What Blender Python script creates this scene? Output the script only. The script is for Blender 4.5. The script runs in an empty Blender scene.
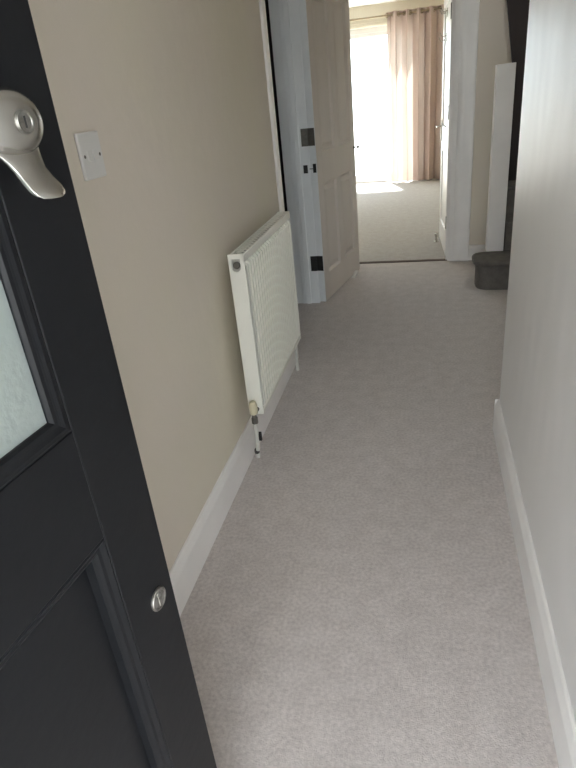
import bpy, bmesh, math, random
from mathutils import Matrix, Vector

random.seed(4)
scene = bpy.context.scene
C = scene.collection
PI = math.pi

# ------------------------------------------------------------------ camera
CAM_H = 1.334
cam_d = bpy.data.cameras.new('camera')
cam_d.sensor_fit = 'VERTICAL'
cam_d.sensor_height = 24.0
cam_d.lens = 580.0 / 768.0 * 24.0
cam_d.clip_start = 0.02
cam = bpy.data.objects.new('camera', cam_d)
C.objects.link(cam)
_r = Vector((0.974172, 0.20524473, -0.09414624))
_u = -Vector((0.0085685, -0.45023139, -0.89287081))
_b = -Vector((-0.22564462, 0.86900305, -0.44036145))
cam.matrix_world = Matrix(((_r.x, _u.x, _b.x, 0), (_r.y, _u.y, _b.y, 0), (_r.z, _u.z, _b.z, CAM_H), (0, 0, 0, 1)))
scene.camera = cam

# ------------------------------------------------------------------ daylight (overcast sky) and exposure
world = bpy.data.worlds.new('overcast_sky')
scene.world = world
world.use_nodes = True
bg = world.node_tree.nodes['Background']
bg.inputs['Color'].default_value = (0.865, 0.935, 1.0, 1)
bg.inputs['Strength'].default_value = 6.0
sun_d = bpy.data.lights.new('hazy_sun', 'SUN')
sun_d.energy = 30.0
sun_d.angle = math.radians(3.0)
sun_d.color = (1.0, 0.98, 0.95)
sun = bpy.data.objects.new('hazy_sun', sun_d)
sun.rotation_euler = (math.radians(-28), math.radians(-8), 0)      # high over the back garden
C.objects.link(sun)
scene.view_settings.view_transform = 'Standard'
scene.view_settings.look = 'None'
scene.view_settings.gamma = 1.0
scene.view_settings.use_curve_mapping = False
scene.view_settings.exposure = 0.76
scene.cycles.max_bounces = 14
scene.cycles.diffuse_bounces = 10
scene.cycles.glossy_bounces = 5
scene.cycles.transmission_bounces = 8


def portal(name, loc, rot, sx, sy):
    # a sampling guide for the sky light that comes in through an opening; emits nothing itself
    l = bpy.data.lights.new(name, 'AREA')
    l.shape = 'RECTANGLE'
    l.size = sx
    l.size_y = sy
    l.cycles.is_portal = True
    o = bpy.data.objects.new(name, l)
    o.location = loc
    o.rotation_euler = rot
    C.objects.link(o)


# portals shine along local -Z
portal('entrance_daylight', (-0.10, -0.34, 1.0), (PI / 2, 0, 0), 0.8, 2.1)      # faces +Y
portal('patio_daylight', (-1.55, 9.92, 1.04), (-PI / 2, 0, 0), 2.85, 2.1)             # faces -Y


portal('added_landing_daylight', (1.74, 3.45, 3.60), (0, PI / 2, 0), 1.1, 1.1)              # faces -X, at the unseen landing window added for fill light


# ------------------------------------------------------------------ materials
def srgb(r, g, b):
    f = lambda c: (c / 255 / 12.92) if c / 255 <= 0.04045 else ((c / 255 + 0.055) / 1.055) ** 2.4
    return (f(r), f(g), f(b), 1)


def mat(name, col, rough=0.5, spec=0.5, metal=0.0, var=0.0, var_scale=3.0, bump=0.0, bump_scale=60.0,
        stretch=(1, 1, 1), trans=0.0, col2=None, fine=None, coat=0.0, bump_dist=0.01, bdetail=3.0):
    m = bpy.data.materials.new(name)
    m.use_nodes = True
    nt = m.node_tree
    p = nt.nodes['Principled BSDF']
    p.inputs['Base Color'].default_value = col
    p.inputs['Roughness'].default_value = rough
    p.inputs['Specular IOR Level'].default_value = spec
    p.inputs['Metallic'].default_value = metal
    p.inputs['Transmission Weight'].default_value = trans
    p.inputs['Coat Weight'].default_value = coat
    tc = nt.nodes.new('ShaderNodeTexCoord')
    mp = nt.nodes.new('ShaderNodeMapping')
    mp.inputs['Scale'].default_value = stretch
    nt.links.new(tc.outputs['Object'], mp.inputs['Vector'])
    last = None
    if var > 0 or col2:
        n = nt.nodes.new('ShaderNodeTexNoise')
        n.inputs['Scale'].default_value = var_scale
        n.inputs['Detail'].default_value = 4
        nt.links.new(mp.outputs['Vector'], n.inputs['Vector'])
        r = nt.nodes.new('ShaderNodeValToRGB')
        r.color_ramp.elements[0].position = 0.35
        r.color_ramp.elements[1].position = 0.65
        c2 = col2 if col2 else tuple(c * (1 - var) for c in col[:3]) + (1,)
        r.color_ramp.elements[0].color = c2
        r.color_ramp.elements[1].color = col
        nt.links.new(n.outputs['Fac'], r.inputs['Fac'])
        last = r.outputs['Color']
    if fine:
        n = nt.nodes.new('ShaderNodeTexNoise')
        n.inputs['Scale'].default_value = fine[0]
        n.inputs['Detail'].default_value = 3
        nt.links.new(tc.outputs['Object'], n.inputs['Vector'])
        r = nt.nodes.new('ShaderNodeValToRGB')
        r.color_ramp.elements[0].position = 0.3
        r.color_ramp.elements[1].position = 0.7
        k = 1 - fine[1]
        r.color_ramp.elements[0].color = (k, k, k, 1)
        r.color_ramp.elements[1].color = (1, 1, 1, 1)
        nt.links.new(n.outputs['Fac'], r.inputs['Fac'])
        mx = nt.nodes.new('ShaderNodeMix')
        mx.data_type = 'RGBA'
        mx.blend_type = 'MULTIPLY'
        mx.inputs['Factor'].default_value = 1
        if last:
            nt.links.new(last, mx.inputs[6])
        else:
            mx.inputs[6].default_value = col
        nt.links.new(r.outputs['Color'], mx.inputs[7])
        last = mx.outputs[2]
    if last:
        nt.links.new(last, p.inputs['Base Color'])
    if bump > 0:
        n = nt.nodes.new('ShaderNodeTexNoise')
        n.inputs['Scale'].default_value = bump_scale
        n.inputs['Detail'].default_value = bdetail
        nt.links.new(mp.outputs['Vector'], n.inputs['Vector'])
        b = nt.nodes.new('ShaderNodeBump')
        b.inputs['Strength'].default_value = bump
        b.inputs['Distance'].default_value = bump_dist
        nt.links.new(n.outputs['Fac'], b.inputs['Height'])
        nt.links.new(b.outputs['Normal'], p.inputs['Normal'])
    return m


def carpet(name, base, dark, fleck):
    m = mat(name, base, rough=1.0, spec=0.05, col2=dark, var=0.1, var_scale=16.0, fine=(95, 0.24), bump=0.4, bump_scale=260, bump_dist=0.005)
    nt = m.node_tree
    p = nt.nodes['Principled BSDF']
    p.inputs['Sheen Weight'].default_value = 0.15
    # a few dark bits trodden into the pile
    tc = [n for n in nt.nodes if n.type == 'TEX_COORD'][0]
    v = nt.nodes.new('ShaderNodeTexVoronoi')
    v.inputs['Scale'].default_value = 7.0
    nt.links.new(tc.outputs['Object'], v.inputs['Vector'])
    lt = nt.nodes.new('ShaderNodeMath')
    lt.operation = 'LESS_THAN'
    lt.inputs[1].default_value = 0.028
    nt.links.new(v.outputs['Distance'], lt.inputs[0])
    sep = nt.nodes.new('ShaderNodeSeparateColor')
    nt.links.new(v.outputs['Color'], sep.inputs['Color'])
    gt = nt.nodes.new('ShaderNodeMath')
    gt.operation = 'GREATER_THAN'
    gt.inputs[1].default_value = 0.86
    nt.links.new(sep.outputs['Red'], gt.inputs[0])
    mu = nt.nodes.new('ShaderNodeMath')
    mu.operation = 'MULTIPLY'
    nt.links.new(lt.outputs[0], mu.inputs[0])
    nt.links.new(gt.outputs[0], mu.inputs[1])
    mu2 = nt.nodes.new('ShaderNodeMath')
    mu2.operation = 'MULTIPLY'
    mu2.inputs[1].default_value = 0.6
    nt.links.new(mu.outputs[0], mu2.inputs[0])
    src = p.inputs['Base Color'].links[0].from_socket
    mx = nt.nodes.new('ShaderNodeMix')
    mx.data_type = 'RGBA'
    nt.links.new(mu2.outputs[0], mx.inputs[0])
    nt.links.new(src, mx.inputs[6])
    mx.inputs[7].default_value = fleck
    nt.links.new(mx.outputs[2], p.inputs['Base Color'])
    return m


M = {}
M['wall_cream'] = mat('cream_wall_paint', (0.66, 0.61, 0.50, 1), rough=0.55, spec=0.4, col2=(0.66, 0.595, 0.525, 1), var=0.1, var_scale=1.4, bump=0.25, bump_scale=14, bump_dist=0.01)
M['wall_grey'] = mat('off_white_silk_wall_paint', (0.74, 0.725, 0.71, 1), rough=0.40, spec=0.35, col2=(0.71, 0.695, 0.68, 1), var=0.1, var_scale=2.0, stretch=(1, 1, 0.7), bump=0.5, bump_scale=5, bump_dist=0.02, bdetail=1.0)
M['wall_living'] = mat('beige_wall_paint', (0.74, 0.69, 0.58, 1), rough=0.7, spec=0.3, var=0.06)
M['ceiling'] = mat('white_ceiling_paint', (0.88, 0.88, 0.86, 1), rough=0.8, spec=0.2, var=0.04)
M['white'] = mat('white_gloss_paint', (0.84, 0.82, 0.80, 1), rough=0.32, spec=0.5, var=0.06, var_scale=6, bump=0.08, bump_scale=30)
M['lining'] = mat('skylight_tinted_white_gloss', (0.80, 0.83, 0.845, 1), rough=0.32, spec=0.5, var=0.05, var_scale=6, bump=0.08, bump_scale=30)  # cool tint paints the bluish skylight into the white gloss
M['door_white'] = mat('white_satin_door_paint', (0.62, 0.565, 0.52, 1), rough=0.5, spec=0.4, var=0.05, var_scale=5, bump=0.12, bump_scale=18, stretch=(1, 1, 0.2))
M['radiator'] = mat('cream_radiator_enamel', (0.78, 0.77, 0.70, 1), rough=0.35, spec=0.5, var=0.04)
M['grille'] = mat('grille_enamel', (0.45, 0.43, 0.38, 1), rough=0.5, spec=0.4, var=0.08)
M['carpet'] = carpet('pinkish_grey_carpet', (0.625, 0.575, 0.558, 1), (0.565, 0.517, 0.50, 1), (0.08, 0.06, 0.05, 1))
M['carpet_living'] = carpet('beige_living_carpet', (0.40, 0.375, 0.36, 1), (0.36, 0.335, 0.315, 1), (0.2, 0.17, 0.14, 1))
M['carpet_stair'] = mat('grey_stair_carpet', (0.20, 0.185, 0.17, 1), rough=1, spec=0.05, var=0.2, var_scale=20, fine=(300, 0.3), bump=0.5, bump_scale=400, bump_dist=0.004)
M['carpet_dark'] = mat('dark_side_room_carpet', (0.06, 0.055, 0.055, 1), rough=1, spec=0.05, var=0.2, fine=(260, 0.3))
M['shade_wall'] = mat('side_room_painted_shade', (0.05, 0.05, 0.05, 1), rough=0.8, spec=0.2, var=0.1)  # near-black colour paints in the shade of the unlit room
M['brown'] = mat('dark_brown_board', (0.05, 0.040, 0.040, 1), rough=0.6, spec=0.25, var=0.15, var_scale=8, stretch=(1, 1, 0.1))
M['black'] = mat('blue_black_door_paint', (0.0070, 0.0075, 0.009, 1), rough=0.45, spec=0.21, var=0.12, var_scale=4, bump=0.05, bump_scale=40)
M['chrome'] = mat('satin_chrome', (0.52, 0.505, 0.47, 1), rough=0.22, metal=1.0, var=0.05, var_scale=30)
M['worn_chrome'] = mat('worn_chrome', (0.40, 0.39, 0.37, 1), rough=0.4, metal=1.0, col2=(0.22, 0.21, 0.19, 1), var=0.3, var_scale=120)
M['slot'] = mat('keyhole_dark', (0.02, 0.02, 0.02, 1), rough=0.6, var=0.1)
M['dark_metal'] = mat('dark_tarnished_metal', (0.035, 0.033, 0.03, 1), rough=0.5, spec=0.4, metal=0.4, var=0.2, var_scale=40)
M['grey_metal'] = mat('dull_grey_hinge_metal', (0.16, 0.15, 0.13, 1), rough=0.45, metal=0.6, var=0.2, var_scale=50)
M['plastic'] = mat('white_switch_plastic', (0.66, 0.65, 0.63, 1), rough=0.35, spec=0.5, var=0.03)
M['valve'] = mat('aged_cream_valve_plastic', (0.62, 0.57, 0.40, 1), rough=0.4, spec=0.5, var=0.08, var_scale=30)
M['pipe'] = mat('white_painted_pipe', (0.68, 0.67, 0.62, 1), rough=0.35, spec=0.5, var=0.08, var_scale=40)
M['upvc'] = mat('white_plastic_window_frame', (0.8, 0.8, 0.8, 1), rough=0.35, var=0.03)
M['concrete'] = mat('pale_concrete_paving', (0.42, 0.41, 0.39, 1), rough=0.9, spec=0.2, var=0.15, var_scale=2, bump=0.2, bump_scale=40)
M['threshold'] = mat('brown_threshold_bar', (0.10, 0.075, 0.06, 1), rough=0.8, spec=0.15, var=0.1, var_scale=20)
M['eyelet'] = mat('antique_brass_eyelet', (0.30, 0.24, 0.16, 1), rough=0.4, metal=0.9, var=0.15, var_scale=60)


def frosted():
    m = mat('frosted_glass', (0.48, 0.54, 0.52, 1), rough=0.45, spec=0.5, var=0.04, var_scale=8, bump=0.1, bump_scale=90)
    p = m.node_tree.nodes['Principled BSDF']
    p.inputs['Transmission Weight'].default_value = 0.55
    p.inputs['IOR'].default_value = 1.45
    return m


M['frosted'] = frosted()


def clear_glass():
    m = bpy.data.materials.new('clear_window_glass')
    m.use_nodes = True
    nt = m.node_tree
    nt.nodes.remove(nt.nodes['Principled BSDF'])
    out = nt.nodes['Material Output']
    t = nt.nodes.new('ShaderNodeBsdfTransparent')
    t.inputs['Color'].default_value = (0.95, 0.97, 0.96, 1)
    g = nt.nodes.new('ShaderNodeBsdfGlossy')
    g.inputs['Roughness'].default_value = 0.02
    mx = nt.nodes.new('ShaderNodeMixShader')
    mx.inputs[0].default_value = 0.06
    nt.links.new(t.outputs[0], mx.inputs[1])
    nt.links.new(g.outputs[0], mx.inputs[2])
    nt.links.new(mx.outputs[0], out.inputs['Surface'])
    return m


M['glass'] = clear_glass()


def curtain_mat():
    m = bpy.data.materials.new('taupe_curtain_fabric')
    m.use_nodes = True
    nt = m.node_tree
    nt.nodes.remove(nt.nodes['Principled BSDF'])
    out = nt.nodes['Material Output']
    tc = nt.nodes.new('ShaderNodeTexCoord')
    mp = nt.nodes.new('ShaderNodeMapping')
    mp.inputs['Scale'].default_value = (1, 1, 0.05)
    n = nt.nodes.new('ShaderNodeTexNoise')
    n.inputs['Scale'].default_value = 60
    nt.links.new(tc.outputs['Object'], mp.inputs['Vector'])
    nt.links.new(mp.outputs['Vector'], n.inputs['Vector'])
    r = nt.nodes.new('ShaderNodeValToRGB')
    r.color_ramp.elements[0].color = (0.42, 0.33, 0.30, 1)
    r.color_ramp.elements[1].color = (0.54, 0.43, 0.39, 1)
    nt.links.new(n.outputs['Fac'], r.inputs['Fac'])
    d = nt.nodes.new('ShaderNodeBsdfDiffuse')
    t = nt.nodes.new('ShaderNodeBsdfTranslucent')
    t.inputs['Color'].default_value = (0.84, 0.77, 0.68, 1)
    nt.links.new(r.outputs['Color'], d.inputs['Color'])
    mx = nt.nodes.new('ShaderNodeMixShader')
    mx.inputs[0].default_value = 0.145
    nt.links.new(d.outputs[0], mx.inputs[1])
    nt.links.new(t.outputs[0], mx.inputs[2])
    nt.links.new(mx.outputs[0], out.inputs['Surface'])
    return m


M['curtain'] = curtain_mat()


# ------------------------------------------------------------------ helpers
def box(bm, x0, x1, y0, y1, z0, z1):
    vs = [bm.verts.new(p) for p in ((x0, y0, z0), (x1, y0, z0), (x1, y1, z0), (x0, y1, z0), (x0, y0, z1), (x1, y0, z1), (x1, y1, z1), (x0, y1, z1))]
    for f in ((3, 2, 1, 0), (4, 5, 6, 7), (0, 1, 5, 4), (1, 2, 6, 5), (2, 3, 7, 6), (3, 0, 4, 7)):
        bm.faces.new([vs[i] for i in f])


def boxes(*bs):
    bm = bmesh.new()
    for b in bs:
        box(bm, *b)
    return bm


def prism(bm, pts, axis, a, b):
    """extrude a closed 2D outline along an axis ('x','y','z') from a to b"""
    def P(p, t):
        return {'x': (t, p[0], p[1]), 'y': (p[0], t, p[1]), 'z': (p[0], p[1], t)}[axis]
    v0 = [bm.verts.new(P(p, a)) for p in pts]
    v1 = [bm.verts.new(P(p, b)) for p in pts]
    n = len(pts)
    bm.faces.new(v0)
    bm.faces.new(v1[::-1])
    for i in range(n):
        bm.faces.new([v0[(i + 1) % n], v0[i], v1[i], v1[(i + 1) % n]])
    bmesh.ops.recalc_face_normals(bm, faces=bm.faces[:])


def tube(bm, pts, r, seg=10, caps=True):
    """round tube through points; r is a number or one radius per point"""
    pts = [Vector(p) for p in pts]
    rs = r if isinstance(r, (list, tuple)) else [r] * len(pts)
    rings = []
    up = None
    for i, p in enumerate(pts):
        if i == 0:
            d = pts[1] - p
        elif i == len(pts) - 1:
            d = p - pts[-2]
        else:
            d = pts[i + 1] - pts[i - 1]
        d.normalize()
        if up is None:
            a = Vector((0, 0, 1)) if abs(d.z) < 0.9 else Vector((1, 0, 0))
            up = d.cross(a).normalized()
        up = (up - d * up.dot(d)).normalized()
        w = d.cross(up)
        rings.append([bm.verts.new(p + (up * math.cos(2 * PI * k / seg) + w * math.sin(2 * PI * k / seg)) * rs[i]) for k in range(seg)])
    for a, b in zip(rings, rings[1:]):
        for k in range(seg):
            bm.faces.new([a[k], a[(k + 1) % seg], b[(k + 1) % seg], b[k]])
    if caps:
        bm.faces.new(rings[0][::-1])
        bm.faces.new(rings[-1])
    bmesh.ops.recalc_face_normals(bm, faces=bm.faces[:])


def lathe(bm, prof, origin, axis, seg=28, sx=1.0, sy=1.0):
    """revolve (radius, distance) pairs round an axis vector from origin"""
    o = Vector(origin)
    d = Vector(axis).normalized()
    a = Vector((0, 0, 1)) if abs(d.z) < 0.9 else Vector((1, 0, 0))
    u = d.cross(a).normalized()
    w = d.cross(u).normalized()
    rings = []
    for r, h in prof:
        rings.append([bm.verts.new(o + d * h + (u * math.cos(2 * PI * k / seg) * sx + w * math.sin(2 * PI * k / seg) * sy) * max(r, 1e-5)) for k in range(seg)])
    for p, q in zip(rings, rings[1:]):
        for k in range(seg):
            bm.faces.new([p[k], p[(k + 1) % seg], q[(k + 1) % seg], q[k]])
    bm.faces.new(rings[0][::-1])
    bm.faces.new(rings[-1])
    bmesh.ops.recalc_face_normals(bm, faces=bm.faces[:])


def obj(name, bm, m, parent=None, bevel=0.0, seg=2, smooth=False):
    me = bpy.data.meshes.new(name)
    bm.to_mesh(me)
    bm.free()
    me.materials.append(M[m])
    o = bpy.data.objects.new(name, me)
    C.objects.link(o)
    if parent:
        o.parent = parent
    if bevel:
        b = o.modifiers.new('bevel', 'BEVEL')
        b.width = bevel
        b.segments = seg
        b.limit_method = 'ANGLE'
        b.angle_limit = math.radians(40)
    if smooth or bevel:
        for f in me.polygons:
            f.use_smooth = True
        if not smooth or smooth == 'auto':
            me.set_sharp_from_angle(angle=math.radians(35))
    return o


def empty(name, loc=(0, 0, 0), rz=0.0):
    o = bpy.data.objects.new(name, None)
    o.empty_display_size = 0.1
    o.location = loc
    o.rotation_euler = (0, 0, rz)
    C.objects.link(o)
    return o


def tag(o, label, cat=None, group=None, kind=None):
    o['label'] = label
    if cat:
        o['category'] = cat
    if group:
        o['group'] = group
    if kind:
        o['kind'] = kind
    return o


def struct(name, bm, m, label, bevel=0.0):
    return tag(obj(name, bm, m, None, bevel), label, kind='structure')


# ------------------------------------------------------------------ the setting
XL, XR = -0.705, 0.308          # hall side walls
YF = -0.16                      # inner face of the front wall
YE = 4.93                       # end wall (living-room side beyond it)
H = 2.39
YR = 2.215                      # where the right wall stops
DY0, DY1 = 2.965, 3.92          # side doorway in the left wall
WX = -0.895                     # far side of the left wall
OX0, OX1 = -0.571, 0.191        # living-room doorway

struct('floor', boxes((WX, 1.75, YF - 0.2, 4.945, -0.1, 0.0)), 'carpet', 'pinkish grey fitted carpet running down the hallway')
struct('floor_living_room', boxes((-3.2, 1.75, 4.945, 9.95, -0.1, -0.002)), 'carpet_living', 'beige fitted carpet of the bright room beyond')
struct('floor_side_room', boxes((-3.2, WX, 1.6, 4.93, -0.1, -0.004)), 'carpet_dark', 'dark carpet just inside the left doorway')
struct('ceiling', boxes((-3.2, 0.62, YF - 0.2, 9.95, H, H + 0.1), (0.62, 1.75, YF - 0.2, 2.40, H, H + 0.1), (0.62, 1.75, YE - 0.03, 9.95, H, H + 0.1)), 'ceiling', 'white painted ceiling over the hall and rooms')

bm = boxes((WX, XL, YF - 0.2, DY0 - 0.005, 0, H), (WX, XL, DY1 + 0.03, YE, 0, H), (WX, XL, DY0 - 0.005, DY1 + 0.03, 2.03, H))
struct('wall_left', bm, 'wall_cream', 'cream painted wall behind the radiator')
struct('wall_right', boxes((XR, XR + 0.16, YF - 0.2, YR, 0, H)), 'wall_grey', 'off-white sheen painted wall on the right', bevel=0.006)
struct('wall_front', boxes((XL, -0.50, YF - 0.2, YF, 0, H), (0.29, XR, YF - 0.2, YF, 0, H), (-0.50, 0.29, YF - 0.2, YF, 2.05, H)), 'wall_cream', 'cream front wall around the entrance doorway')
# end wall: left return, head over the doorway, and the part right of it with the sloping dark boarding beside it
bm = boxes((XL, OX0 - 0.03, YE, YE + 0.1, 0, H), (OX0 - 0.03, OX1 + 0.03, YE, YE + 0.1, 2.02, H), (OX1 + 0.03, 0.75, YE, YE + 0.1, 0, H))
struct('wall_end', bm, 'wall_cream', 'cream end wall around the living-room doorway')
bm = bmesh.new()
prism(bm, [(0.60, 0.0), (1.75, 0.0), (1.75, H), (0.43, H), (0.5375, 1.79), (0.60, 1.405)], 'y', YE - 0.03, YE + 0.1)
struct('wall_stairwell', bm, 'brown', 'dark brown boarding of the stairwell beside the white post')
struct('wall_recess', boxes((1.60, 1.75, YF - 0.2, YE - 0.03, 0, H), (XR + 0.16, 1.60, YR - 0.1, YR, 0, H)), 'wall_cream', 'cream walls of the stair recess')
# unseen upper stairwell and window, added to bring light into the far hall
LZ = 4.70
struct('wall_added_landing', boxes((0.52, 0.62, 2.30, YE + 0.07, H + 0.1, LZ), (0.62, 1.75, 2.30, 2.40, H + 0.1, LZ), (0.62, 1.75, YE - 0.03, YE + 0.07, H + 0.1, LZ),
       (1.60, 1.75, 2.40, YE - 0.03, H, 3.05), (1.60, 1.75, 2.40, YE - 0.03, 4.15, LZ), (1.60, 1.75, 2.40, 2.90, 3.05, 4.15), (1.60, 1.75, 4.00, YE - 0.03, 3.05, 4.15)), 'wall_cream', 'unseen cream walls of the added upper stairwell')
struct('ceiling_added_landing', boxes((0.52, 1.75, 2.30, YE + 0.07, LZ, LZ + 0.1)), 'ceiling', 'unseen white ceiling over the added upper stairwell')
w2 = empty('window_added_light', (1.66, 3.45, 3.05))
tag(w2, 'unseen white framed landing window, added to light the far hall', kind='structure')
obj('window_frame', boxes((0, 0.06, -0.55, -0.49, 0, 1.1), (0, 0.06, 0.49, 0.55, 0, 1.1), (0, 0.06, -0.49, 0.49, 0, 0.06), (0, 0.06, -0.49, 0.49, 1.04, 1.1)), 'upvc', w2)
obj('pane', boxes((0.028, 0.034, -0.49, 0.49, 0.06, 1.04)), 'glass', w2)
# side room and living room shells
struct('wall_side_room', boxes((-3.2, -3.1, 1.6, 4.93, 0, H), (-3.1, WX, 1.6, 1.7, 0, H), (-3.1, WX, 4.83, 4.93, 0, H)), 'shade_wall', 'side room walls, shade painted in as a dark colour')
WXa, WXb, WTOP = -2.95, -0.09, 2.13
WY = 9.70
struct('wall_window', boxes((-3.2, WXa, WY, WY + 0.25, 0, H), (WXb, 0.62, WY, WY + 0.25, 0, H), (WXa, WXb, WY, WY + 0.25, WTOP, H)), 'wall_living', 'beige wall around the bright patio window')
struct('wall_living_side', boxes((0.50, 0.60, YE + 0.1, WY, 0, H), (-3.2, -3.1, YE, WY, 0, H), (-3.1, XL, YE, YE + 0.1, 0, H)), 'wall_living', 'beige side walls of the living room')
struct('ceiling_added_canopy', boxes((-1.5, 1.3, -3.0, YF - 0.2, 2.40, 2.50)), 'ceiling', 'unseen white canopy over the entrance, added to dim the near floor')  # unseen canopy, added to cut the sky light on the near carpet
# outside ground
struct('ground_front', boxes((-14, 14, -24, YF - 0.2, -0.2, -0.12)), 'concrete', 'pale paving outside the entrance')
struct('ground_back', boxes((-14, 14, WY + 0.25, 34, -0.2, -0.10)), 'concrete', 'pale paving outside the patio window')


# baseboards
def skirting(name, label, xface, sgn, y0, y1, h=0.148, t=0.016):
    """profile against the plane x=xface, projecting in direction sgn"""
    pr = [(0, 0), (t, 0), (t, h - 0.032), (t * 0.82, h - 0.022), (t * 0.62, h - 0.012), (t * 0.5, h - 0.003), (t * 0.3, h), (0, h)]
    bm = bmesh.new()
    prism(bm, [(xface + sgn * p, z) for p, z in pr], 'y', y0, y1)
    return struct(name, bm, 'white', label)


skirting('baseboard_left', 'white skirting board under the radiator wall', XL, 1, YF, DY0 - 0.065)
skirting('baseboard_left_far', 'white skirting board behind the open panelled door', XL, 1, DY1 + 0.1, YE)
skirting('baseboard_right', 'white skirting board along the right wall', XR, -1, YF, YR + 0.0, h=0.150)
bm = bmesh.new()
prism(bm, [(YE, 0), (YE - 0.016, 0), (YE - 0.016, 0.10), (YE - 0.008, 0.118), (YE, 0.122)], 'x', OX1 + 0.17, 0.665)
struct('baseboard_end', bm, 'white', 'white skirting board right of the living-room doorway')
bm = bmesh.new()
prism(bm, [(YR, 0), (YR + 0.016, 0), (YR + 0.016, 0.118), (YR + 0.008, 0.145), (YR, 0.150)], 'x', XR - 0.016, 1.60)
struct('baseboard_recess', bm, 'white', 'white skirting board on the end of the right wall')

# left doorway trim: near architrave, far lining with stops and architrave
a0 = DY0 - 0.064
bm = boxes((XL, XL + 0.015, a0, DY0 - 0.003, 0, 2.09), (XL, XL + 0.015, DY0 - 0.003, DY1 + 0.03, 2.03, 2.09))
struct('trim_1', bm, 'white', 'white architrave round the left doorway', bevel=0.004)
bm = boxes((WX, XL, DY0 - 0.005, DY0 + 0.02, 0, 2.03))
struct('trim_2', bm, 'white', 'white lining on the near side of the left doorway')
t3 = empty('trim_3', (WX, DY1, 0))
tag(t3, 'white door lining with stop bead and hinges, right of the radiator', kind='structure')
obj('lining', boxes((0.0, 0.176, 0.0, 0.03, 0, 2.03)), 'lining', t3, bevel=0.002)
obj('door_stop', boxes((0.085, 0.118, -0.014, 0.0, 0, 2.03)), 'lining', t3, bevel=0.004)
obj('door_stop', boxes((0.055, 0.085, -0.007, 0.0, 0, 2.03)), 'lining', t3, bevel=0.003)

# living-room doorway trim
t4 = empty('trim_4', (OX1, YE, 0))
tag(t4, 'white architrave and lining right of the living-room doorway', kind='structure')
obj('lining', boxes((0.0, 0.03, -0.002, 0.10, 0, 2.02)), 'white', t4, bevel=0.002)
obj('door_stop', boxes((-0.012, 0.0, 0.01, 0.045, 0, 2.02)), 'white', t4, bevel=0.002)
bm = bmesh.new()
prism(bm, [(0.012, 0.0), (0.012, -0.016), (0.045, -0.022), (0.06, -0.014), (0.10, -0.016), (0.13, -0.026), (0.165, -0.024), (0.172, 0.0)], 'z', 0, 2.08)
obj('architrave', bm, 'white', t4, bevel=0.002)
bm = boxes((OX0 - 0.03, OX0, YE - 0.002, YE + 0.1, 0, 2.02), (OX0 - 0.1, OX0 - 0.012, YE - 0.018, YE, 0, 2.08), (OX0 - 0.012, OX1 + 0.012, YE - 0.018, YE, 2.03, 2.08), (OX0, OX1, YE, YE + 0.1, 1.99, 2.02))
struct('trim_5', bm, 'white', 'white architrave and head left of the living-room doorway')
struct('trim_6', boxes((OX0, OX1, YE + 0.002, YE + 0.045, -0.002, 0.007)), 'threshold', 'brown threshold bar across the living-room doorway', bevel=0.003)

# entrance door frame
bm = boxes((-0.50, -0.462, YF - 0.12, YF - 0.005, -0.1, 2.05), (0.262, 0.29, YF - 0.12, YF - 0.005, -0.1, 2.05), (-0.462, 0.262, YF - 0.12, YF - 0.005, 2.0, 2.05))
struct('trim_7', bm, 'white', 'white entrance door frame', bevel=0.003)
struct('trim_8', boxes((-0.50, 0.29, YF - 0.2, YF - 0.0, -0.1, 0.012)), 'threshold', 'dark sill under the entrance doorway')

# ------------------------------------------------------------------ patio window
w1 = empty('window_1', ((WXa + WXb) / 2, WY + 0.1, 0))
tag(w1, 'white framed full-height patio window flooded with daylight', kind='structure')
cx = (WXa + WXb) / 2
fr = []
hw = (WXb - WXa) / 2
obj('window_frame', boxes((-hw, -hw + 0.06, 0, 0.07, 0, WTOP), (hw - 0.06, hw, 0, 0.07, 0, WTOP), (-hw + 0.06, hw - 0.06, 0, 0.07, WTOP - 0.07, WTOP), (-hw + 0.06, hw - 0.06, 0, 0.07, 0, 0.06)), 'upvc', w1, bevel=0.004)
for k, xa in enumerate((-hw + 0.06, -0.03 + 0.3)):
    xb = (0.03 + 0.3) if k == 0 else hw - 0.06
    s = obj('sash', boxes((xa, xa + 0.05, 0.01, 0.06, 0.06, WTOP - 0.07), (xb - 0.05, xb, 0.01, 0.06, 0.06, WTOP - 0.07), (xa + 0.05, xb - 0.05, 0.01, 0.06, WTOP - 0.12, WTOP - 0.07), (xa + 0.05, xb - 0.05, 0.01, 0.06, 0.06, 0.12)), 'upvc', w1, bevel=0.003)
    obj('pane', boxes((xa + 0.05, xb - 0.05, 0.032, 0.038, 0.12, WTOP - 0.12)), 'glass', s)
struct('trim_9', boxes((WXa - 0.1, WXb + 0.05, WY - 0.012, WY, WTOP + 0.01, WTOP + 0.05)), 'wall_living', 'beige batten above the patio window', bevel=0.003)

# ------------------------------------------------------------------ entrance door (blue-black, half glazed)
DW = 0.76
door1 = empty('door_1', (-0.372, 0.6, 0.0), math.radians(84))
tag(door1, 'blue-black entrance door with frosted glass and chrome pull, standing open', kind='structure')
z0, z1 = 0.015, 1.985
TH = 0.044
SW = 0.107
obj('stile', boxes((-SW, 0, 0, TH, z0, z1)), 'black', door1, bevel=0.002)
obj('stile', boxes((-DW, -DW + SW, 0, TH, z0, z1)), 'black', door1, bevel=0.002)
PT, PB = 0.868, 0.23            # lower panel opening
GB, GT = 1.022, 1.870           # glazed opening
obj('rail', boxes((-DW + SW, -SW, 0, TH, PT, GB)), 'black', door1, bevel=0.0015)
obj('rail', boxes((-DW + SW, -SW, 0, TH, z0, PB)), 'black', door1, bevel=0.0015)
obj('rail', boxes((-DW + SW, -SW, 0, TH, GT, z1)), 'black', door1, bevel=0.0015)


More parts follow.
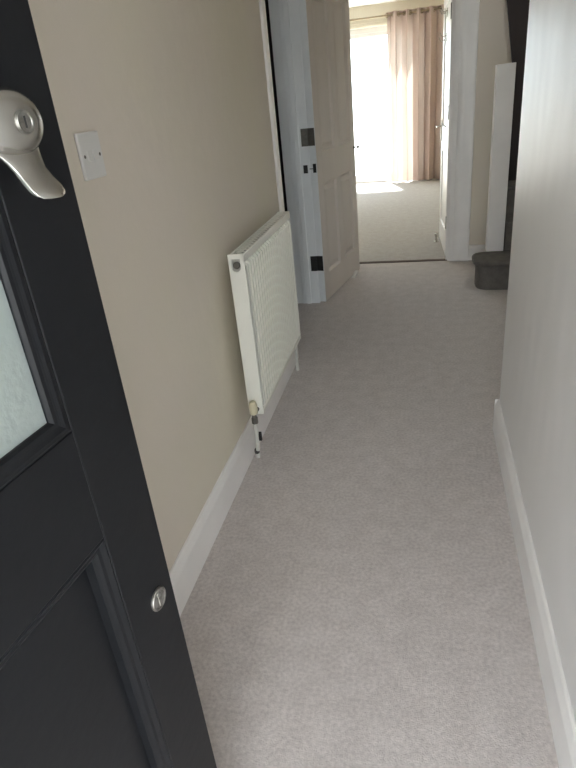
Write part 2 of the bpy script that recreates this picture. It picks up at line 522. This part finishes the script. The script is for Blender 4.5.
def frame_mould(parent, name, x0, x1, zb, zt, prof, m):
    """four mitred mouldings inside an opening; prof = (inset, y) pairs closing back on the opening edge"""
    for side in range(4):
        bm = bmesh.new()
        A, B = [], []
        for ins, y in prof:
            c = [(x0 + ins, zb + ins), (x1 - ins, zb + ins), (x1 - ins, zt - ins), (x0 + ins, zt - ins)]
            A.append(bm.verts.new((c[side][0], y, c[side][1])))
            q = c[(side + 1) % 4]
            B.append(bm.verts.new((q[0], y, q[1])))
        n = len(prof)
        for i in range(n):
            bm.faces.new([A[i], A[(i + 1) % n], B[(i + 1) % n], B[i]])
        bm.faces.new(A[::-1])
        bm.faces.new(B)
        bmesh.ops.recalc_face_normals(bm, faces=bm.faces[:])
        obj(name, bm, m, parent)


# glazing bead: rounded step, then slope to the glass
gp = [(0, 0.001), (0.004, -0.001), (0.009, -0.0015), (0.013, 0.000), (0.016, 0.0008), (0.021, 0.001), (0.024, 0.005), (0.024, 0.018), (0, 0.018)]
frame_mould(door1, 'glazing_bead', -DW + SW, -SW, GB, GT, gp, 'black')
gl = obj('glass_pane', boxes((-DW + SW + 0.015, -SW - 0.015, 0.008, 0.016, GB + 0.015, GT - 0.015)), 'frosted', door1)
gl['label'] = 'pale frosted glass pane'
pp = [(0, 0.001), (0.003, 0.000), (0.009, 0.004), (0.014, 0.005), (0.018, 0.008), (0.0215, 0.010), (0.0235, 0.026), (0.0235, 0.032), (0, 0.032)]
frame_mould(door1, 'panel_moulding', -DW + SW, -SW, PB, PT, pp, 'black')
bm = boxes((-DW + SW + 0.02, -SW - 0.02, 0.022, 0.038, PB + 0.02, PT - 0.02))
obj('lower_panel', bm, 'black', door1)
# hinges on the far stile
for hz in (0.25, 1.0, 1.75):
    obj('hinge', boxes((-DW - 0.006, -DW + 0.002, -0.004, TH - 0.006, hz - 0.05, hz + 0.05)), 'grey_metal', door1)

# cylinder pull: domed rose with a key barrel and a flared thumb grip below
pull = obj('door_pull', bmesh.new(), 'chrome', door1)
bm = bmesh.new()
PUX, PUZ = -0.088, 1.337
lathe(bm, [(0.0430, 0.0), (0.0430, 0.006), (0.0420, 0.012), (0.0395, 0.018), (0.035, 0.0235), (0.028, 0.028), (0.018, 0.0305), (0.0001, 0.0315)], (PUX, 0, PUZ), (0, -1, 0), 48, 1.0, 0.74)
bm.to_mesh(pull.data)
bm.free()
for f in pull.data.polygons:
    f.use_smooth = True
pull['label'] = 'satin chrome domed pull with keyhole'
# thumb grip as a swept, widening plate
bm = bmesh.new()
rows = [(-0.008, 0.034, -0.010), (-0.018, 0.031, -0.014), (-0.025, 0.0265, -0.018), (-0.032, 0.0225, -0.022), (-0.040, 0.0195, -0.026), (-0.049, 0.0195, -0.032), (-0.057, 0.0205, -0.0385), (-0.062, 0.0190, -0.042), (-0.0648, 0.0155, -0.044), (-0.0660, 0.010, -0.0448)]
NS = 10
fr_, bk_ = [], []
for dz, hwid, y in rows:
    f_, b_ = [], []
    for k in range(NS + 1):
        t = -1 + 2 * k / NS
        x = PUX + t * hwid
        crown = 0.005 * (1 - t * t)
        f_.append(bm.verts.new((x, y - crown, PUZ + dz)))
        b_.append(bm.verts.new((x, y + 0.006, PUZ + dz)))
    fr_.append(f_)
    bk_.append(b_)
for i in range(len(rows) - 1):
    for k in range(NS):
        bm.faces.new([fr_[i][k], fr_[i][k + 1], fr_[i + 1][k + 1], fr_[i + 1][k]])
        bm.faces.new([bk_[i][k], bk_[i + 1][k], bk_[i + 1][k + 1], bk_[i][k + 1]])
    bm.faces.new([fr_[i][0], fr_[i + 1][0], bk_[i + 1][0], bk_[i][0]])
    bm.faces.new([fr_[i][NS], bk_[i][NS], bk_[i + 1][NS], fr_[i + 1][NS]])
for k in range(NS):
    bm.faces.new([fr_[0][k], bk_[0][k], bk_[0][k + 1], fr_[0][k + 1]])
    bm.faces.new([fr_[-1][k], fr_[-1][k + 1], bk_[-1][k + 1], bk_[-1][k]])
bmesh.ops.recalc_face_normals(bm, faces=bm.faces[:])
obj('thumb_grip', bm, 'chrome', pull, smooth=True, bevel=0.0012)
bm = bmesh.new()
lathe(bm, [(0.0105, 0.024), (0.0105, 0.0325), (0.0098, 0.0338), (0.0085, 0.0335), (0.008, 0.0328), (0.0001, 0.0328)], (PUX, 0, PUZ), (0, -1, 0), 28)
obj('key_barrel', bm, 'worn_chrome', pull, smooth='auto')
obj('keyhole', boxes((PUX - 0.0010, PUX + 0.0010, -0.0333, -0.031, PUZ - 0.005, PUZ + 0.005)), 'slot', pull)
# lower lock escutcheon
bm = bmesh.new()
lathe(bm, [(0.0180, 0.0), (0.0180, 0.0025), (0.0168, 0.0040), (0.0140, 0.0040), (0.0135, 0.0035), (0.0001, 0.0035)], (-0.0405, 0, 0.695), (0, -1, 0), 28)
esc = obj('escutcheon', bm, 'worn_chrome', door1, smooth='auto')
esc['label'] = 'small round chrome keyhole cover'
bm = bmesh.new()
lathe(bm, [(0.0045, 0.003), (0.0045, 0.0050), (0.003, 0.0056), (0.0001, 0.0056)], (-0.0405, 0, 0.7035), (0, -1, 0), 16)
obj('swing_cover', bm, 'worn_chrome', esc, smooth='auto')
obj('keyhole_flap', boxes((-0.0440, -0.0370, -0.0050, -0.0033, 0.684, 0.704)), 'worn_chrome', esc, bevel=0.002)

# ------------------------------------------------------------------ panelled door standing open from the left doorway
door2 = empty('door_2', (-0.672, DY1 - 0.004, 0.0), math.radians(90 - 10.8))
tag(door2, 'white four-panel door swung right back beyond the radiator', kind='structure')
W2, T2 = 0.838, 0.050
b0, b1 = 0.012, 1.985
SW2 = 0.10
XM = W2 / 2
obj('stile', boxes((0, SW2, 0, T2, b0, b1)), 'door_white', door2, bevel=0.002)
obj('stile', boxes((W2 - SW2, W2, 0, T2, b0, b1)), 'door_white', door2, bevel=0.002)
RAILS = ((b0, 0.20), (0.80, 1.0), (1.88, b1))
for ra, rb in RAILS:
    obj('rail', boxes((SW2, W2 - SW2, 0.0, T2, ra, rb)), 'door_white', door2, bevel=0.0015)
for ra, rb in ((0.20, 0.80), (1.0, 1.88)):
    obj('muntin', boxes((XM - 0.05, XM + 0.05, 0.0, T2, ra, rb)), 'door_white', door2, bevel=0.0015)
    for xa, xb in ((SW2, XM - 0.05), (XM + 0.05, W2 - SW2)):
        bm = bmesh.new()
        lay = [(0.0, 0.002), (0.010, 0.017), (0.024, 0.017), (0.048, 0.005), (0.048, 0.005)]
        rings = []
        for ins, y in lay:
            rings.append([bm.verts.new((x, y, z)) for x, z in ((xa + ins, ra + ins), (xb - ins, ra + ins), (xb - ins, rb - ins), (xa + ins, rb - ins))])
        back = [bm.verts.new((x, T2 - 0.01, z)) for x, z in ((xa, ra), (xb, ra), (xb, rb), (xa, rb))]
        for p, q in zip(rings[:-1], rings[1:-1]):
            for k in range(4):
                bm.faces.new([p[k], p[(k + 1) % 4], q[(k + 1) % 4], q[k]])
        bm.faces.new(rings[-2])
        for k in range(4):
            bm.faces.new([back[k], back[(k + 1) % 4], rings[0][(k + 1) % 4], rings[0][k]])
        bm.faces.new(back[::-1])
        bmesh.ops.delete(bm, geom=[v for v in bm.verts if not v.link_faces], context='VERTS')
        bmesh.ops.recalc_face_normals(bm, faces=bm.faces[:])
        obj('door_panel', bm, 'door_white', door2)
obj('edge_lipping', boxes((-0.002, 0.0, 0.0005, T2 - 0.0005, b0, b1)), 'lining', door2)
# hinges (leaf on lining + leaf on door edge, knuckle between)
for hz, hm in ((1.10, 'grey_metal'), (0.288, 'dark_metal'), (1.925, 'dark_metal')):
    h_ = obj('hinge', boxes((-0.0035, 0.0, 0.004, T2 - 0.002, hz - 0.052, hz + 0.052)), hm, door2)
    bm = bmesh.new()
    tube(bm, [(-0.004, T2 + 0.002, hz - 0.052), (-0.004, T2 + 0.002, hz + 0.052)], 0.005, 8)
    obj('knuckle', bm, hm, h_)
    obj('hinge', boxes((0.132, 0.174, -0.0035, 0.0, hz - 0.052, hz + 0.052)), hm, t3)
# little black catch below the middle hinge
k_ = obj('catch_plate', boxes((-0.005, -0.002, 0.006, 0.028, 0.885, 0.940)), 'dark_metal', door2, bevel=0.0015)
bm = bmesh.new()
tube(bm, [(-0.006, 0.02, 0.91), (-0.006, 0.05, 0.91)], 0.0025, 6)
obj('catch_pin', bm, 'dark_metal', k_)
obj('catch_plate', boxes((0.132, 0.160, -0.004, 0.0, 0.885, 0.935)), 'dark_metal', t3, bevel=0.0015)
# small dark knob on the free edge
bm = bmesh.new()
lathe(bm, [(0.012, 0), (0.012, 0.003), (0.005, 0.006), (0.005, 0.022), (0.011, 0.028), (0.012, 0.036), (0.008, 0.042), (0.0001, 0.043)], (W2 - 0.03, 0.0, 0.955), (0, -1, 0), 16)
obj('door_knob', bm, 'dark_metal', door2, smooth='auto')
obj('latch_plate', boxes((W2, W2 + 0.002, 0.01, 0.032, 0.86, 1.03)), 'grey_metal', door2)

wedge = bmesh.new()
prism(wedge, [(0.0, 0.0), (0.11, 0.0), (0.11, 0.034), (0.10, 0.034), (0.0, 0.004)], 'y', -0.02, 0.02)
wd = obj('door_wedge', wedge, 'plastic', None, bevel=0.002)
wd.location = (-0.552, 4.515, 0)
wd.rotation_euler = (0, 0, math.radians(79))
tag(wd, 'small white wedge under the open panelled door', 'door wedge')

# ------------------------------------------------------------------ living-room door, seen nearly edge on
door3 = empty('door_3', (0.178, YE + 0.108, 0.0), math.radians(92.6))
tag(door3, 'white door opened into the bright living room, seen edge on', kind='structure')
W3 = 0.72
obj('stile', boxes((0, 0.1, -0.04, 0, 0.012, 1.98)), 'white', door3, bevel=0.002)
obj('stile', boxes((W3 - 0.1, W3, -0.04, 0, 0.012, 1.98)), 'white', door3, bevel=0.002)
for ra, rb in ((0.012, 0.2), (0.8, 1.0), (1.86, 1.98)):
    obj('rail', boxes((0.1, W3 - 0.1, -0.04, 0, ra, rb)), 'white', door3, bevel=0.0015)
for ra, rb in ((0.2, 0.8), (1.0, 1.86)):
    obj('door_panel', boxes((0.1, W3 - 0.1, -0.03, -0.01, ra, rb)), 'white', door3, bevel=0.002)
for hz in (0.29, 1.12, 1.78):
    h3 = obj('hinge', boxes((-0.004, 0.002, -0.036, 0.003, hz - 0.05, hz + 0.05)), 'dark_metal', door3)
obj('strike_plate', boxes((-0.0135, -0.0119, 0.016, 0.036, 0.82, 0.87)), 'dark_metal', t4)
hd = obj('door_handle', boxes((W3 - 0.075, W3 - 0.035, 0, 0.008, 0.87, 1.04)), 'chrome', door3, bevel=0.004)
bm = bmesh.new()
tube(bm, [(W3 - 0.055, 0.006, 0.99), (W3 - 0.055, 0.035, 0.99), (W3 - 0.065, 0.045, 0.99), (W3 - 0.11, 0.047, 0.988), (W3 - 0.16, 0.046, 0.985)], [0.008, 0.008, 0.008, 0.0075, 0.007], 10)
obj('lever', bm, 'chrome', hd, smooth='auto')
# hooks high on the door face
for hx, hz in ((0.30, 1.80), (0.45, 1.80), (0.36, 1.64), (0.52, 1.62)):
    hk = obj('hook_plate', boxes((hx - 0.012, hx + 0.012, 0, 0.005, hz - 0.03, hz + 0.03)), 'chrome', door3, bevel=0.002)
    bm = bmesh.new()
    tube(bm, [(hx, 0.004, hz + 0.012), (hx, 0.03, hz + 0.005), (hx, 0.042, hz + 0.018), (hx, 0.046, hz + 0.034)], [0.004, 0.004, 0.004, 0.006], 8)
    obj('hook', bm, 'chrome', hk, smooth='auto')
# floor door stop by the free end of the living-room door
bm = bmesh.new()
lathe(bm, [(0.022, 0), (0.022, 0.006), (0.012, 0.012), (0.012, 0.05), (0.017, 0.054), (0.017, 0.075), (0.010, 0.082), (0.0001, 0.083)], (0.118, 5.62, -0.002), (0, 0, 1), 16)
tag(obj('door_stop', bm, 'chrome', None, smooth='auto'), 'small chrome floor stop beside the living-room door', 'door stop')

# ------------------------------------------------------------------ radiator
RX, RB = -0.595, -0.655          # front face, back of the body
RY0, RY1, RZ0, RZ1 = 1.888, 2.66, 0.245, 0.872
rad = empty('radiator', ((RX + XL) / 2, (RY0 + RY1) / 2, 0))
tag(rad, 'cream ribbed panel radiator mounted on the left wall', 'radiator')
ox, oy = rad.location.x, rad.location.y
fx = RX - ox
# pressed front panel with vertical ribs
NR = 22
bm = bmesh.new()
y_a, y_b = RY0 + 0.018 - oy, RY1 - 0.018 - oy
pitch = (y_b - y_a) / NR
prof = []
for k in range(NR):
    y = y_a + k * pitch
    prof += [(0.012, y), (0.012, y + pitch * 0.48), (-0.004, y + pitch * 0.58), (-0.004, y + pitch * 0.90)]
prof.append((0.012, y_b))
za, zb, zc, zd = RZ0 + 0.020, RZ0 + 0.032, RZ1 - 0.046, RZ1 - 0.034
rows_ = []
for z, amp in ((RZ0 + 0.004, 0), (za, 0), (zb, 1), (zc, 1), (zd, 0), (RZ1 - 0.004, 0)):
    rows_.append([bm.verts.new((fx - 0.012 + d * amp, y, z)) for d, y in prof])
for r0, r1 in zip(rows_, rows_[1:]):
    for k in range(len(prof) - 1):
        bm.faces.new([r0[k], r0[k + 1], r1[k + 1], r1[k]])
bmesh.ops.recalc_face_normals(bm, faces=bm.faces[:])
o = obj('front_panel', bm, 'radiator', rad)
sm = o.modifiers.new('thick', 'SOLIDIFY')
sm.thickness = 0.003
# back panel
obj('back_panel', boxes((RB - ox, RB + 0.008 - ox, RY0 + 0.006 - oy, RY1 - 0.01 - oy, RZ0 + 0.01, RZ1 - 0.012)), 'radiator', rad, bevel=0.003)
# top rim of the front panel
obj('top_rim', boxes((fx - 0.012, fx - 0.004, RY0 - oy, RY1 - oy, RZ1 - 0.030, RZ1)), 'radiator', rad, bevel=0.003)
obj('bottom_rim', boxes((fx - 0.012, fx - 0.004, RY0 - oy, RY1 - oy, RZ0, RZ0 + 0.016)), 'radiator', rad, bevel=0.003)
# end panels, the near one with a U-shaped cut-out by the blanking plug
xb_, xf_ = RB - 0.002 - ox, fx - 0.004
for yy, near in ((RY0 - oy, True), (RY1 - 0.004 - oy, False)):
    bm = bmesh.new()
    w = xf_ - xb_
    if near:
        cxm = xb_ + w * 0.45
        rr = 0.0165
        zt = RZ1 - 0.008
        zcut = RZ1 - 0.045
        pts = [(xb_, RZ0), (xf_, RZ0), (xf_, RZ1), (xb_, RZ1)]
        outer = pts
        # outline with a keyhole style cut-out opening built as separate strips
        box(bm, xb_, cxm - rr, yy, yy + 0.004, RZ0, RZ1)
        box(bm, cxm + rr, xf_, yy, yy + 0.004, RZ0, RZ1)
        box(bm, cxm - rr, cxm + rr, yy, yy + 0.004, RZ1 - 0.016, RZ1)
        box(bm, cxm - rr, cxm + rr, yy, yy + 0.004, RZ0, zcut - rr)
        # rounded bottom of the cut-out
        for s in (-1, 1):
            N = 6
            arc = [(cxm + s * rr * math.sin(PI / 2 * i / N), zcut - rr * math.cos(PI / 2 * i / N)) for i in range(N + 1)]
            prism(bm, arc + [(cxm + s * rr, zcut - rr)], 'y', yy, yy + 0.004)
    else:
        box(bm, xb_, xf_, yy, yy + 0.004, RZ0, RZ1)
    obj('end_panel', bm, 'radiator', rad)
bm = bmesh.new()
lathe(bm, [(0.0125, 0.0), (0.0125, -0.006), (0.009, -0.008), (0.0001, -0.008)], (xb_ + (xf_ - xb_) * 0.45, RY0 + 0.012 - oy, RZ1 - 0.040), (0, 1, 0), 14)
obj('blanking_plug', bm, 'grey_metal', rad)
# inner water panel behind the cut-out, and the top grille slats
obj('inner_panel', boxes((xb_ + 0.004, xf_ - 0.008, RY0 + 0.012 - oy, RY0 + 0.016 - oy, RZ0 + 0.01, RZ1 - 0.014)), 'grille', rad)
core = obj('convector_shade_core', boxes((RB + 0.010 - ox, fx - 0.016, RY0 + 0.018 - oy, RY1 - 0.006 - oy, RZ0 + 0.03, RZ1 - 0.012)), 'dark_metal', rad)  # fins as one dark block, painting the shade between the grille slats
NG = 24
gp_ = (RY1 - RY0 - 0.02) / NG
slat_mesh = None
for k in range(NG):
    y = RY0 + 0.012 - oy + k * gp_
    if slat_mesh is None:
        s = obj('grille_slat', boxes((RB - ox, fx - 0.010, -gp_ * 0.17, gp_ * 0.17, -0.003, 0.0)), 'radiator', rad)
        slat_mesh = s.data
    else:
        s = bpy.data.objects.new('grille_slat', slat_mesh)
        C.objects.link(s)
        s.parent = rad
    s.location = (0, y + gp_ * 0.5, RZ1 - 0.003)
for xx in (0.06, 0.5):
    x = RB - ox + (fx - 0.010 - RB + ox) * xx
    obj('grille_bar', boxes((x - 0.003, x + 0.003, RY0 + 0.004 - oy, RY1 - 0.004 - oy, RZ1 - 0.011, RZ1 - 0.0035)), 'radiator', rad)
# wall brackets
for y in (RY0 + 0.30, RY1 - 0.20):
    obj('bracket', boxes((XL + 0.002 - ox, RB - 0.002 - ox, y - 0.02 - oy, y + 0.02 - oy, 0.44, 0.52)), 'grille', rad)
# near valve with cap, and the white pipe with its lock-shield
vx, vy = -0.629 - ox, RY0 - 0.030 - oy
bm = bmesh.new()
tube(bm, [(vx + 0.006, RY0 + 0.01 - oy, 0.268), (vx + 0.004, vy + 0.01, 0.268), (vx, vy, 0.268)], 0.009, 10)
vb = obj('valve', bm, 'grey_metal', rad, smooth='auto')
bm = bmesh.new()
lathe(bm, [(0.012, 0.262), (0.0155, 0.266), (0.0165, 0.285), (0.0160, 0.300), (0.0135, 0.312), (0.008, 0.317), (0.0001, 0.318)], (vx, vy, 0), (0, 0, 1), 18)
cp = obj('valve_cap', bm, 'valve', vb, smooth='auto')
cp['label'] = 'yellowed cream valve cap'
bm = bmesh.new()
lathe(bm, [(0.0125, 0.222), (0.0125, 0.246), (0.009, 0.250), (0.009, 0.262)], (vx, vy, 0), (0, 0, 1), 6)
obj('union_nut', bm, 'grey_metal', vb)
bm = bmesh.new()
tube(bm, [(vx, vy, 0.235), (vx - 0.010, vy + 0.028, 0.12), (-0.667 - ox, 1.950 - oy, 0.001)], 0.0085, 12)
obj('pipe', bm, 'pipe', rad, smooth='auto')
bm = bmesh.new()
tube(bm, [(-0.6598 - ox, 1.9230 - oy, 0.046), (-0.6565 - ox, 1.916 - oy, 0.060)], 0.0112, 12)
obj('pipe_clip', bm, 'dark_metal', rad, smooth='auto')
obj('pipe_clip', boxes((vx + 0.000, vx + 0.012, vy + 0.016, vy + 0.027, 0.130, 0.168)), 'dark_metal', rad, bevel=0.002)
# far tail pipe
bm = bmesh.new()
tube(bm, [(-0.664 - ox, 2.80 - oy, 0.268), (-0.664 - ox, 2.80 - oy, 0.001)], 0.0085, 12)
obj('pipe', bm, 'pipe', rad, smooth='auto')
bm = bmesh.new()
tube(bm, [(-0.640 - ox, RY1 - 0.01 - oy, 0.268), (-0.664 - ox, 2.808 - oy, 0.268)], 0.009, 10)
obj('valve', bm, 'grey_metal', rad, smooth='auto')

# ------------------------------------------------------------------ light switch
sw = empty('light_switch', (XL, 1.222, 1.263))
tag(sw, 'white square light switch on the cream wall beside the black door', 'light switch')
obj('face_plate', boxes((0, 0.008, -0.045, 0.045, -0.047, 0.047)), 'plastic', sw, bevel=0.003)
for yy in (-0.012, 0.012):
    bm = bmesh.new()
    prism(bm, [(0.007, -0.011), (0.0115, -0.011), (0.0085, 0.011), (0.007, 0.011)], 'y', yy - 0.0085, yy + 0.0085)
    obj('rocker', bm, 'plastic', sw, bevel=0.0008)
for yy in (-0.032, 0.032):
    bm = bmesh.new()
    lathe(bm, [(0.0036, 0.0075), (0.0036, 0.0088), (0.0001, 0.0092)], (0, yy, 0), (1, 0, 0), 12)
    obj('screw', bm, 'grey_metal', sw)

# ------------------------------------------------------------------ stairs
st = empty('staircase', (0.8, 4.3, 0))
tag(st, 'dark grey carpeted stairs with a rounded bottom step and white newel post', 'stairs')
sx_, sy_ = 0.8, 4.3
RH = 0.205


def dshape(x0, x1, y0, y1, n=12):
    r = (y1 - y0) / 2
    cx_, cy_ = x0 + r, (y0 + y1) / 2
    pts = [(x1 - sx_, y1 - sy_)]
    for i in range(n + 1):
        a = PI / 2 + PI * i / n
        ex = 0.62
        ca, sa = math.cos(a), math.sin(a)
        pts.append((cx_ + r * math.copysign(abs(ca) ** ex, ca) - sx_, cy_ + r * math.copysign(abs(sa) ** ex, sa) - sy_))
    pts.append((x1 - sx_, y0 - sy_))
    return pts


bm = bmesh.new()
prism(bm, dshape(0.362, 1.59, 4.110, 4.385), 'z', 0, RH - 0.03)
obj('bottom_riser', bm, 'carpet_stair', st, bevel=0.004)
bm = bmesh.new()
prism(bm, dshape(0.335, 1.59, 4.085, 4.388), 'z', RH - 0.034, RH)
obj('bottom_tread', bm, 'carpet_stair', st, bevel=0.013, seg=3)
for k in (1, 2):
    ya = 4.388 + (k - 1) * 0.235
    bm = boxes((0.568 - sx_, 1.59 - sx_, ya - sy_, 4.893 - sy_, RH * k, RH * (k + 1) - 0.03))
    obj('riser', bm, 'carpet_stair', st)
    bm = boxes((0.568 - sx_, 1.59 - sx_, ya - 0.022 - sy_, 4.893 - sy_, RH * (k + 1) - 0.03, RH * (k + 1)))
    obj('tread', bm, 'carpet_stair', st, bevel=0.012, seg=3)
for k in (3, 4):
    xa = 0.85 + (k - 3) * 0.24
    obj('tread', boxes((xa - sx_, 1.59 - sx_, 4.40 - sy_, 4.893 - sy_, RH * k, RH * (k + 1))), 'carpet_stair', st, bevel=0.012, seg=3)
bm = bmesh.new()
prism(bm, [(0.445 - sx_, RH - 0.005), (0.561 - sx_, RH - 0.005), (0.561 - sx_, 1.400), (0.445 - sx_, 1.398)], 'y', 4.392 - sy_, 4.50 - sy_)
nw = obj('newel_post', bm, 'white', st, bevel=0.003)
nw['label'] = 'square white newel post'
obj('string_board', boxes((0.535 - sx_, 0.563 - sx_, 4.50 - sy_, 4.893 - sy_, 0.0, 0.70)), 'white', st)

# ------------------------------------------------------------------ curtain and rod
CY = WY - 0.085
rod = empty('curtain_rod', (-1.0, CY, 2.23))
tag(rod, 'thin dark curtain rod above the patio window', 'curtain rod')
bm = bmesh.new()
tube(bm, [(-1.5, 0, 0), (1.32, 0, 0)], 0.012, 12)
obj('rod', bm, 'eyelet', rod, smooth='auto')
for xx, s in ((-1.5, -1), (1.32, 1)):
    bm = bmesh.new()
    lathe(bm, [(0.012, 0), (0.022, 0.006), (0.026, 0.022), (0.018, 0.038), (0.0001, 0.042)], (xx, 0, 0), (s, 0, 0), 16)
    obj('finial', bm, 'eyelet', rod, smooth='auto')
for xx in (-1.42, 1.27):
    obj('bracket', boxes((xx - 0.01, xx + 0.01, 0.0, 0.084, -0.03, -0.011)), 'eyelet', rod, bevel=0.003)

cur = empty('curtain', (-0.14, CY, 0))
tag(cur, 'long taupe eyelet curtain drawn to the right of the patio window', 'curtain')
bm = bmesh.new()
NX, NZ = 160, 30
CX0, CX1 = -0.525, 0.27
NF = 5.0
grid = []
for j in range(NZ + 1):
    v = j / NZ                                  # 0 bottom, 1 top
    z = 0.012 + v * (2.27 - 0.012)
    row = []
    for i in range(NX + 1):
        u = i / NX
        ph = 2 * PI * NF * u + 0.5 * math.sin(3.1 * v) * math.sin(5 * u)
        amp = 0.055 * (0.75 + 0.5 * math.sin(9 * u + 1.0) ** 2) * (1 + 0.25 * (1 - v))
        gather = 1 - 0.05 * math.sin(PI * v) * (1 - v)
        x = CX0 + (CX1 - CX0) * (0.5 + (u - 0.5) * gather) + 0.010 * math.sin(2 * ph)
        y = amp * math.sin(ph) + 0.006 * math.sin(17 * u + 3 * v)
        row.append(bm.verts.new((x + 0.14, y, z)))
    grid.append(row)
for j in range(NZ):
    for i in range(NX):
        bm.faces.new([grid[j][i], grid[j][i + 1], grid[j + 1][i + 1], grid[j + 1][i]])
bmesh.ops.recalc_face_normals(bm, faces=bm.faces[:])
o = obj('cloth', bm, 'curtain', cur, smooth=True)
ring_mesh = None
for k in range(int(NF * 2)):
    x = CX0 + (CX1 - CX0) * ((k + 0.0) / (NF * 2)) + 0.14
    if ring_mesh is None:
        bm = bmesh.new()
        pts = [(0, 0.026 * math.cos(2 * PI * q / 16), 0.026 * math.sin(2 * PI * q / 16)) for q in range(17)]
        tube(bm, pts, 0.0055, 6, caps=False)
        e_ = obj('eyelet', bm, 'eyelet', cur, smooth=True)
        ring_mesh = e_.data
    else:
        e_ = bpy.data.objects.new('eyelet', ring_mesh)
        C.objects.link(e_)
        e_.parent = cur
    e_.location = (x, 0, 2.23)
    e_.rotation_euler = (0, 0, math.radians(38 if k % 2 else -38))
